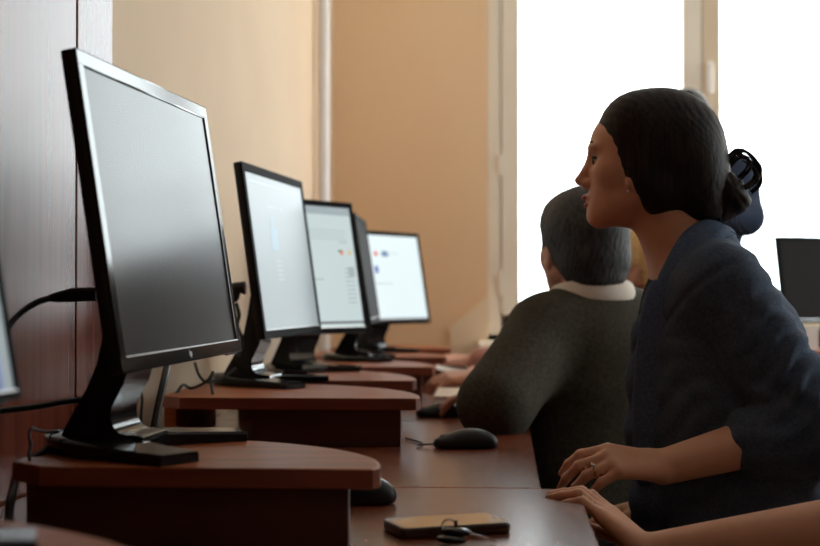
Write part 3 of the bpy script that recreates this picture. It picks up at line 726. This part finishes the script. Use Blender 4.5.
# --- the woman in the blue grey blazer
fW = A3(-.995, .097, 0); hW = Head(P(658, 150, 2.30), fW)
lW = np.cross(A3(0, 0, 1), fW)
JW = sit(fW, P(694, 262, 2.31), pel=P(752, 575, 2.31), Lw=P(663, 467, 2.06), Le=P(806, 428, 2.10), Rw=P(655, 505, 2.42), Re=P(720, 450, 2.52))
JW['shL'] = P(723, 286, 2.135); JW['shR'] = P(708, 276, 2.47); JW['chest'] = P(716, 350, 2.31)
hw_kw = dict(e1=P(600, 459, 2.03) - JW['wrL'], n=(-.1, -.55, .83), sc=.95, b=((.50, .55, .3), (.58, .55, .3), (.62, .55, .3), (.68, .5, .3)), spread=.10, thumb=(.8, .3, -.5), thumb2=(.95, .0, -.3))
hr_kw = dict(e1=(-1, .05, -.25), n=(0, .3, 1), b=((.4, .5, .3),) * 4)
def wavy(X):
    """folds of the pushed-up sleeve"""
    el = JW['elL']; q = X - el - A3(-.02, 0, .05); dist = np.sqrt((q ** 2).sum(-1))
    w = np.exp(-(dist / .155) ** 2) * np.exp(-np.maximum(X[..., 1] - 2.20, 0) / .05)
    a1 = q[..., 0] * 46 - q[..., 2] * 78 + 9 * q[..., 1] + 1.6 * np.sin(q[..., 0] * 34 + q[..., 2] * 21)
    a2 = q[..., 0] * 90 + q[..., 2] * 40 + 2.2 * np.sin(q[..., 2] * 50)
    w2 = np.exp(-((X - JW['shL']) ** 2).sum(-1) / .05)
    ax = nrm(JW['elL'] - JW['shL']); tt = (X - JW['shL']) @ ax - .25 * (X[..., 1] - JW['shL'][1])
    seam = .004 * np.exp(-((tt + .004) / .005) ** 2) * (X[..., 1] < 2.22)
    return seam - w * (.016 * np.abs(np.sin(a1)) ** 1.5 * (.55 + .45 * np.sin(q[..., 0] * 31 + q[..., 2] * 14 + 1.)) + .003 * np.sin(a2)) - w2 * .0008 * np.sin(q[..., 0] * 60 + q[..., 2] * 35)
def lerp(a, b, t): return a + (b - a) * t
cuffL = lerp(JW['elL'], JW['wrL'], .34)
tpW = []
pe, ch = JW['pelvis'], JW['chest']
for g in (-1, 1):
    tpW += [C(P(742, 560, 2.31) + lW * g * .085, P(722, 430, 2.31) + lW * g * .075, .120, .108, .06), C(P(722, 430, 2.31) + lW * g * .075, P(722, 345, 2.31) + lW * g * .085, .108, .108, .06)]
tpW += [C(P(722, 345, 2.31) + lW * .085, JW['shL'] + A3(-.005, .05, -.02), .108, .064, .07), C(P(722, 345, 2.31) - lW * .085, JW['shR'] + A3(0, -.05, -.02), .108, .064, .07),
        C(P(711, 262, 2.30), JW['shL'], .045, .060, .05), C(P(711, 262, 2.33), JW['shR'], .045, .062, .05),
        C(P(704, 244, 2.29), P(690, 268, 2.25), .040, .036, .03)]
tpW += [C(JW['shL'], JW['elL'] + A3(.004, 0, 0), .063, .062, .010), C(JW['elL'], cuffL, .064, .047, .012), C(lerp(JW['elL'], JW['wrL'], .27), cuffL, .051, .049, .012),
        C(JW['shR'], JW['elR'], .064, .055, .035), C(JW['elR'], lerp(JW['elR'], JW['wrR'], .8), .055, .042, .03)]
tpW += [C(P(770, 560, 2.31) + lW * g * .09, P(765, 440, 2.31) + lW * g * .08, .13, .10, .05) for g in (-1, 1)]
# jacket fronts hanging down to the lap
front = [(658, 300, 2.235), (649, 335, 2.225), (642, 380, 2.22), (641, 430, 2.22), (646, 500, 2.225), (650, 560, 2.23)]
for g, dy in ((1, 0), (-1, .16)):
    pts = [P(x + (0 if g > 0 else 14), y, Y + dy) for x, y, Y in front]
    for a, b in zip(pts[:-1], pts[1:]): tpW.append(C(a, b, .014, .014, .03))
    for (x, y, Y) in front[1:]: tpW.append(C(P(x + 8, y, Y + dy * .9), P(x + 60, y, 2.26 + dy * .4), .02, .05, .05))
woman = person('dark-haired woman in blue grey blazer with hair bun, in profile facing the monitors', JW, hW, fW, hands=(('L', hw_kw), ('R', hr_kw)), skin='skin', top='blazer', topname='blazer', vox=.0034, topwarp=wavy, topprims=tpW, ears=False, extra_skin=[hW.e((27, 41, -36), (5, 4, 7), 4), C(P(655, 196, 2.3), P(686, 262, 2.3), .047, .052, .03)])
# black blouse in the jacket's opening
blob('blouse', [C(P(706, 330, 2.31), P(700, 520, 2.31), .110, .112, .05), C(P(690, 290, 2.31), P(706, 330, 2.31), .06, .10, .05)], M['blouse'], woman, h=.008)
# collar and lapels, folded flat outside the jacket
def strip(name, pts, wd, th, m, wdir, parent=woman):
    c = curve(pts, 8); n = len(c)
    prs = []
    ww = np.interp(np.linspace(0, 1, n), np.linspace(0, 1, len(wd)), wd)
    for k in range(n - 1):
        w = nrm(A3(*wdir(k / (n - 1)))); a, b = c[k], c[k + 1]
        for q in (-1, -.5, 0, .5, 1): prs.append(C(a + w * q * ww[k] / 2, b + w * q * ww[k + 1] / 2, th, th, .008))
    return blob(name, prs, m, parent, h=.0035)
strip('collar', [P(724, 232, 2.34), P(716, 228, 2.255), P(698, 240, 2.215), P(683, 262, 2.195), P(669, 284, 2.19)], (.035, .035, .040, .036, .026), .006, M['lapel'], lambda t: (.75 + .1 * t, -.55, -.45 + .2 * t))
strip('lapel', [P(667, 283, 2.192), P(664, 304, 2.185), P(658, 340, 2.18), P(651, 385, 2.185), P(646, 430, 2.19), P(645, 480, 2.20)], (.036, .052, .050, .040, .028, .014), .006, M['lapel'], lambda t: (1, -.35, .05))
strip('lapel', [P(672, 280, 2.36), P(657, 310, 2.36), P(646, 345, 2.36), P(640, 390, 2.36), P(638, 440, 2.36)], (.02, .025, .025, .02, .014), .007, M['lapel'], lambda t: (1, .3, .05))
# hair
hr = [hW.e((-2, 0, 1), (64.5, 51, 61), 8), hW.e((-30, 0, -30), (40, 44, 44), 14), hW.e((-42, 0, -58), (24, 30, 20), 12), hW.e((21, 0, 20), (36.5, 43, 38), 8), hW.e((14, 0, -24), (30, 49, 40), 10), hW.e((2, 0, -44), (30, 51, 27), 12)]
hr += [hW.h((35.5, 0, -25), (.862, 0, -.506), 6), hW.h((0, 0, -77), (-.1, 0, -1), 6)]
def hairwarp(h, A=.00055, ctr=(-.115, -.075), fr=95.):
    def w(X):
        q = (X - h.c) @ h.R
        ang = np.arctan2(q[..., 2] - ctr[1], q[..., 0] - ctr[0] + .02); r = np.sqrt((q[..., 0] - ctr[0]) ** 2 + (q[..., 2] - ctr[1]) ** 2)
        s = ang * fr + 2.5 * np.sin(q[..., 1] * 60 + r * 25) + 1.5 * np.sin(r * 55)
        return A * (.7 * np.sin(s) + .4 * np.sin(s * 2.37 + 5 * np.sin(r * 30)))
    return w
def shortwarp(h, A=.0010, fr=46.):
    def w(X):
        q = (X - h.c) @ h.R; ang = np.arctan2(q[..., 1], q[..., 0] + .04)
        s = ang * fr + 3 * np.sin(q[..., 2] * 90 + ang * 7)
        return A * (.7 * np.sin(s) + .5 * np.sin(s * 1.9 + q[..., 2] * 160))
    return w
hairW = blob('hair', hr, M['hair_dark'], woman, h=.0034, warp=hairwarp(hW))
bun = [hW.e((-66, 0, -44), (20, 23, 19), 5), hW.e((-76, 4, -52), (13, 15, 12), 6), hW.e((-58, -4, -62), (18, 20, 12), 6), hW.e((-60, 6, -32), (13, 16, 12), 6)]
blob('bun', bun, M['hair_dark'], hairW, h=.003, warp=hairwarp(hW, .0016, (-.10, -.07), 9.))
def hx(pts, w=0): return curve([hW.p(658 - x, w + (k % 3) * 2 - 2, 150 - y) for k, (x, y) in enumerate(pts)], 8)
curls = [[(722, 176), (726, 160), (735, 151), (746, 154), (754, 165), (753, 178), (745, 187), (736, 188)], [(720, 182), (727, 168), (737, 158), (748, 162), (756, 172), (756, 184), (748, 193)],
         [(724, 170), (731, 154), (741, 152), (750, 158), (757, 170), (752, 184)], [(728, 186), (740, 176), (746, 168), (743, 158), (733, 156), (726, 164)], [(736, 190), (746, 186), (752, 178), (748, 168), (739, 162)],
         [(722, 190), (732, 190), (742, 188), (751, 180)]]
mb = MB()
for k, c in enumerate(curls):
    for d in range(3): mb.tube(hx([(x + d * 1.1 - 1 + random.uniform(-.7, .7), y + d * 1.2 - 1 + random.uniform(-.7, .7)) for x, y in c], 3 * k - 8 + d * 2), [.0007 + .0015 * math.sin(math.pi * (j + 1) / (len(c) * 8 - 4)) ** .5 for j in range(len(c) * 8 - 7)], 6)
mb.build('curl', M['hair_dark'], hairW, smooth=True)
mb = MB()
for k in range(26):
    x0 = random.uniform(690, 735); y0 = random.uniform(205, 222)
    mb.tube(hx([(x0, y0), (x0 + random.uniform(0, 8), y0 + 10), (x0 + random.uniform(-6, 16), y0 + random.uniform(14, 26))], random.uniform(-20, 24)), .00055, 4)
for k in range(14):
    x0 = random.uniform(628, 684); y0 = 150 - 61.5 * math.sqrt(max(0, 1 - ((x0 + 5 - 660) / 64.5) ** 2))
    mb.tube(hx([(x0, y0 + 3), (x0 + 4, y0 - random.uniform(0.3, 1.5)), (x0 + 9, y0 + random.uniform(1, 4))], random.uniform(-10, 10)), .0006, 4)
o = mb.build('loose_strands', M['hair_dark'], hairW, smooth=True); o['kind'] = 'stuff'
er = MB(); ec = hW.p(28, 43, -42)
blob('earring', [E(hW.p(28.5, 42, -38), (.0036,) * 3, None, .001), E(hW.p(29.5, 42, -44), (.0028,) * 3, None, .001)], M['pearl'], woman, h=.001)
# ring on the near hand
def ring_on(parent, c, axis, r, label=None):
    a = nrm(axis); x = nrm(np.cross(a, A3(.1, .3, 1))); y = np.cross(a, x)
    o = MB().tube([c + (x * math.cos(q) + y * math.sin(q)) * r for q in [2 * math.pi * k / 20 for k in range(21)]], .0013, 6).build('ring', M['gold'], parent, smooth=True)
    blob('stone', [E(c + nrm(A3(0, -.8, .6)) * (r + .001), (.003,) * 3, None, .001)], M['pearl'], o, h=.001)
e1 = nrm(hw_kw['e1']); nn = nrm(A3(*hw_kw['n']) - e1 * np.dot(hw_kw['n'], e1)); e2 = np.cross(e1, nn)
kn = JW['wrL'] + e1 * .085 - e2 * .009; d_ = nrm(e1 - e2 * .05); dd = d_ * math.cos(.5) - nn * math.sin(.5)
ring_on(woman, kn + dd * .026, dd, .0098)

# --- grey-haired person in the dark olive jumper, from behind
fO = nrm(A3(-.40, .917, 0)); hO = Head(P(584.5, 237, 2.95), fO, tilt=-.08, s_=.00174)
lO = np.cross(A3(0, 0, 1), fO)
JO = sit(fO, P(594, 301, 2.94), pel=P(614, 500, 2.93) * A3(1, 1, 0) + A3(0, 0, .53), Lw=P(502, 399, 2.93) , Le=P(496, 404, 2.70), Rw=P(660, 480, 3.25), Re=P(700, 420, 3.10))
JO['wrL'][2] = ZD + .054; JO['shL'] = P(546, 334, 2.87); JO['shR'] = P(652, 334, 3.04)
ho_kw = dict(e1=A3(pm3[0] - .01, pm3[1] + .01, ZD + .050) - JO['wrL'], n=(0, 0, 1), b=((.25, .35, .25), (.25, .35, .2), (.3, .35, .25), (.35, .4, .25)), spread=.12, thumb=(.75, .5, -.35))
tO = body_prims(JO, fO, grow=.018, parts=('torso', 'arms'), sleeve=(.93, .9)) + [C(P(600, 360, 2.95), P(612, 480, 2.95), .135, .14, .06), C(P(600, 480, 2.93) + lO * .07, P(606, 530, 2.93) + lO * .07, .125, .12, .06), C(P(600, 480, 2.93) - lO * .07, P(606, 530, 2.93) - lO * .07, .125, .12, .06)] + [C(P(575, 352, 2.93), P(568, 480, 2.93), .105, .10, .06), C(P(632, 352, 3.0), P(645, 480, 3.0), .105, .12, .06), C(JO['shL'], JO['elL'], .070, .070, .04)]
old = person('grey-haired person in dark olive jumper seen from behind, hand on a mouse', JO, hO, fO, hands=(('L', ho_kw), ('R', dict(e1=fO, n=(0, 0, 1)))), skin='skin_fair', sex='m', top='sweater', topname='jumper', vox=.004, topprims=tO)
hr = [hO.e((-3, 0, 3), (63, 50.5, 60), 8), hO.e((-24, 0, -32), (38, 44, 38), 12), hO.e((-36, 0, -56), (20, 30, 14), 10), hO.e((24, 0, 22), (40, 43, 38), 10)]
hr += [hO.e((84, 0, -42), (66, 70, 80), 5, -1), hO.e((18, 0, -62), (26, 64, 34), 6, -1)]
hr += [hO.e((16, 46 * g, -26), (11, 9, 18), 3, -1) for g in (-1, 1)] + [hO.h((0, 0, -66), (0, 0, -1), 5)]
blob('hair', hr, M['hair_grey'], old, h=.0035, warp=shortwarp(hO))
ctr = lerp(JO['neck'], hO.p(-6, 0, -70), .50); V = []; Fc = []; N = 40; prof = [(-.006, -.024), (.011, -.024), (.015, -.012), (.004, .022), (-.002, .027), (-.006, .021), (-.006, 0)]
for k in range(N):
    q = 2 * math.pi * k / N
    for dr, dz in prof: V.append(ctr + fO * math.cos(q) * (.076 + dr) + lO * math.sin(q) * (.084 + dr) + A3(0, 0, dz - .012 * math.cos(q)))
m_ = len(prof)
for k in range(N):
    for j in range(m_): Fc.append((k * m_ + j, k * m_ + (j + 1) % m_, (k + 1) % N * m_ + (j + 1) % m_, (k + 1) % N * m_ + j))
MB().add(V, Fc).build('shirt_collar', M['collar'], old, smooth=True, sharp=80)

# --- blond person beyond, mostly hidden
fB = A3(-1, 0, 0); hB = Head(P(645, 254, 3.85), fB)
JB = sit(fB, hB.c + A3(.055, 0, -.175), lean=-.06, Lw=P(480, 379, 3.76), Le=P(560, 392, 3.70), Rw=P(500, 384, 4.02), Re=P(580, 392, 4.05))
JB['wrL'][2] = ZD + .045; JB['wrR'][2] = ZD + .045; JB['elL'][2] = ZD + .06; JB['elR'][2] = ZD + .06
kwB = dict(e1=(-1, 0, -.02), n=(0, -.25, 1), b=((.35, .45, .3), (.4, .45, .3), (.45, .5, .3), (.5, .5, .3)), spread=.08, thumb=(.8, .4, -.45))
bl = person('blond person in black top, half hidden between the dark jumper and the blazer', JB, hB, fB, hands=(('L', kwB), ('R', kwB)), skin='skin_fair', top='black_top', sleeve=(.1, .1), vox=.0055)
hr = [hB.e((-4, 0, 2), (65, 52, 62), 8), hB.e((-26, 0, -34), (40, 48, 50), 14), hB.cn((-20, 34, -40), (-14, 40, -105), 20, 17, 14), hB.cn((-20, -34, -40), (-14, -40, -105), 20, 17, 14), hB.cn((-40, 0, -40), (-36, 0, -108), 26, 22, 14), hB.e((70, 0, -42), (58, 58, 72), 5, -1)]
blob('hair', hr, M['hair_blond'], bl, h=.005, warp=hairwarp(hB, .002))

# --- person in pink at the end of the row, only the hand with a paper showing
hC = Head(P(589, 242, 4.66), A3(-1, .1, 0)); fC = A3(-1, .1, 0)
JC = sit(fC, hC.c + A3(.055, 0, -.175), lean=-.06, Lw=P(473, 371, 4.56), Le=P(532, 378, 4.50), Rw=P(498, 376, 4.82), Re=P(560, 378, 4.86))
for k in ('wrL', 'wrR', 'elL', 'elR'): JC[k][2] = ZD + .05
pc_ = person('person with pink sleeve at the end of the row, only hand and forearm showing', JC, hC, fC, hands=(('L', dict(e1=(-1, 0, .05), n=(0, -.3, 1), b=((.3, .4, .3),) * 4)), ('R', dict(e1=(-1, 0, 0), n=(0, 0, 1)))), skin='skin_fair', top='pink_top', sleeve=(.85, .85), vox=.007)
blob('hair', [hC.e((-4, 0, 2), (65, 52, 62), 8), hC.e((-26, 0, -34), (40, 48, 46), 14), hC.e((70, 0, -42), (58, 58, 72), 5, -1)], M['hair_brown'], pc_, h=.006)
p4 = P(446, 372, 4.50); p5 = P(458, 362, 4.60)
o = MB().box((-.05, -.07, -.0006), (.06, .07, .0006), 0, np.array(Matrix.Rotation(.25, 3, 'X') @ Matrix.Rotation(.2, 3, 'Y')), A3((p4[0] + p5[0]) / 2, 4.56, ZD + .035)).build('paper_sheet', M['paper'], loc=(p4[0], 4.56, ZD)); tag(o, 'white paper sheet under the farthest hand on the last desk', 'paper')

# --- standing person in dark blue behind the woman's head
fS = nrm(A3(-.30, -.95, 0)); lS = np.cross(A3(0, 0, 1), fS); hS = Head(P(687, 118, 5.0), fS)
nk = hS.c + A3(.0, .03, -.175); pe = A3(nk[0], nk[1] + .03, .92)
JS = dict(pelvis=pe, neck=nk, chest=nk * .65 + pe * .35, shL=nk + lS * .18 - A3(0, 0, .04), shR=nk - lS * .18 - A3(0, 0, .04))
for s, g in (('L', 1), ('R', -1)):
    JS['hip' + s] = pe + lS * g * .09 - A3(0, 0, .04); JS['kn' + s] = A3(*(JS['hip' + s] + fS * .02)[:2], .48); JS['an' + s] = A3(*JS['hip' + s][:2], .085)
JS['elL'] = P(745, 217, 4.85); JS['wrL'] = P(702, 205, 4.68); JS['elR'] = nk - lS * .30 - A3(0, 0, .27) + fS * .08; JS['wrR'] = JS['wrL'] - lS * .10 + A3(0, 0, -.01)
st = person('standing person in dark blue jacket, head and elbow peeking out behind the woman\'s hair', JS, hS, fS, hands=(('L', dict(e1=-lS * .8 + fS * .3 + A3(0, 0, .4), n=fS, b=((.6, .7, .4),) * 4)), ('R', dict(e1=lS * .6 + fS * .3 + A3(0, 0, .5), n=fS, b=((.6, .7, .4),) * 4))), skin='skin_fair', sex='m', top='denim', topname='jacket', sleeve=(.9, .9), topgrow=.024, vox=.007)
blob('hair', [hS.e((-3, 0, 3), (64, 51, 62), 8), hS.e((-24, 0, -30), (40, 45, 40), 12), hS.e((72, 0, -40), (58, 62, 74), 5, -1), hS.h((0, 0, -58), (0, 0, -1), 5)], M['hair_grey'], st, h=.006)

# --- nearest person, only the forearm and the hand hooked over the desk edge are in the picture
fP = nrm(A3(-1, .05, 0)); hP = Head(A3(.86, 1.80, 1.30), fP)
wrP = P(650, 554, 1.76); knP = P(577, 488, 1.82)
JP = sit(fP, hP.c + A3(.055, 0, -.175), lean=-.05, Lw=wrP, Le=P(905, 519, 1.70), Rw=A3(.50, 2.02, .62), Re=A3(.80, 2.10, .80))
e1 = nrm(knP - wrP); nP = A3(e1[2] * 0 + .70, -.25, .70)
kwP = dict(e1=e1, n=nP, sc=.92, b=((.04, .68, .06), (.04, .72, .05), (.04, .74, .05), (.04, .80, .05)), spread=.05, thumb=(.8, .35, -.35), thumb2=(.9, .1, -.4))
near = person('nearest person at the photo edge, only bare forearm and hand over the desk corner showing', JP, hP, fP, hands=(('L', kwP), ('R', dict(e1=(-1, 0, -.1), n=(0, 0, 1)))), skin='skin', top='grey_top', sleeve=(0, 0), vox=.0042)
blob('hair', [hP.e((-4, 0, 2), (65, 52, 62), 8), hP.e((-26, 0, -34), (40, 48, 46), 14), hP.e((70, 0, -42), (58, 58, 72), 5, -1)], M['hair_brown'], near, h=.006)

# seats under the people (below the picture's edge or behind the desks)
def stool(J, label):
    p = J['pelvis']; t = thing('stool', (p[0], p[1], 0), label, 'stool', 'black stools under the seated people')
    zt = p[2] - .119
    b = bmesh.new(); bmesh.ops.create_cone(b, cap_ends=True, segments=32, radius1=.175, radius2=.175, depth=.05)
    for v in b.verts: v.co = Vector((p[0], p[1], zt - .025)) + v.co
    bmesh.ops.bevel(b, geom=[e for e in b.edges if abs(e.verts[0].co.z - e.verts[1].co.z) < 1e-6], offset=.015, segments=2, affect='EDGES')
    MB().bm(b).build('seat', M['black_top'], t, smooth=True)
    for sx, sy in ((1, 1), (1, -1), (-1, 1), (-1, -1)):
        MB().tube([(p[0] + sx * .10, p[1] + sy * .10, zt - .045), (p[0] + sx * .15, p[1] + sy * .15, .0)], .012, 12).build('leg', M['steel'], t, smooth=True)
for J, l_ in ((JW, 'black stool under the dark-haired woman in the blazer'), (JO, 'black stool under the grey-haired person in the jumper'), (JB, 'black stool under the blond person in black'), (JC, 'black stool under the person in pink'), (JP, 'black stool under the nearest person at the photo edge')): stool(J, l_)
# ------------------------------------------------------------------ light
W = bpy.data.worlds.new('overcast sky'); S.world = W; W.use_nodes = True
bg = W.node_tree.nodes['Background']; bg.inputs['Color'].default_value = (.93, .97, 1.0, 1); bg.inputs['Strength'].default_value = 8.5
def portal(loc, rot, sx, sy, name):
    ld = bpy.data.lights.new(name, 'AREA'); ld.shape = 'RECTANGLE'; ld.size = sx; ld.size_y = sy; ld.cycles.is_portal = True
    o = bpy.data.objects.new(name, ld); COL.objects.link(o); o.location = loc; o.rotation_euler = rot
hz = (WZ0 + WZ1) / 2; hh = WZ1 - WZ0
portal(((WX0 + WX1) / 2, YB + T2 - .02, hz), (math.radians(-90), 0, 0), WX1 - WX0, hh, 'window_light')
portal((3.0, YB + T2 - .02, hz), (math.radians(-90), 0, 0), 1.5, hh, 'window_light')
for a, c in RW: portal((XR + T - .02, (a + c) / 2, hz), (0, math.radians(90), 0), hh, c - a, 'window_light')
# ------------------------------------------------------------------ camera and view
cd = bpy.data.cameras.new('camera'); cam = bpy.data.objects.new('camera', cd); COL.objects.link(cam)
cd.sensor_width = 36; cd.sensor_fit = 'HORIZONTAL'; cd.lens = 36 * F / 820
cam.location = tuple(CAM); cam.rotation_euler = (math.pi / 2 + PIT, 0, YAW)
cd.clip_start = .05
cd.dof.use_dof = True; cd.dof.focus_distance = 1.95; cd.dof.aperture_fstop = 5.0
S.camera = cam
S.view_settings.view_transform = 'Standard'; S.view_settings.look = 'None'; S.view_settings.gamma = 1.0; S.view_settings.use_curve_mapping = False
S.view_settings.exposure = 0.0
S.cycles.use_denoising = True
S.cycles.max_bounces = 10; S.cycles.diffuse_bounces = 6; S.cycles.glossy_bounces = 4; S.cycles.transparent_max_bounces = 12
S.cycles.sample_clamp_indirect = 8.0
S.cycles.caustics_reflective = False; S.cycles.caustics_refractive = False
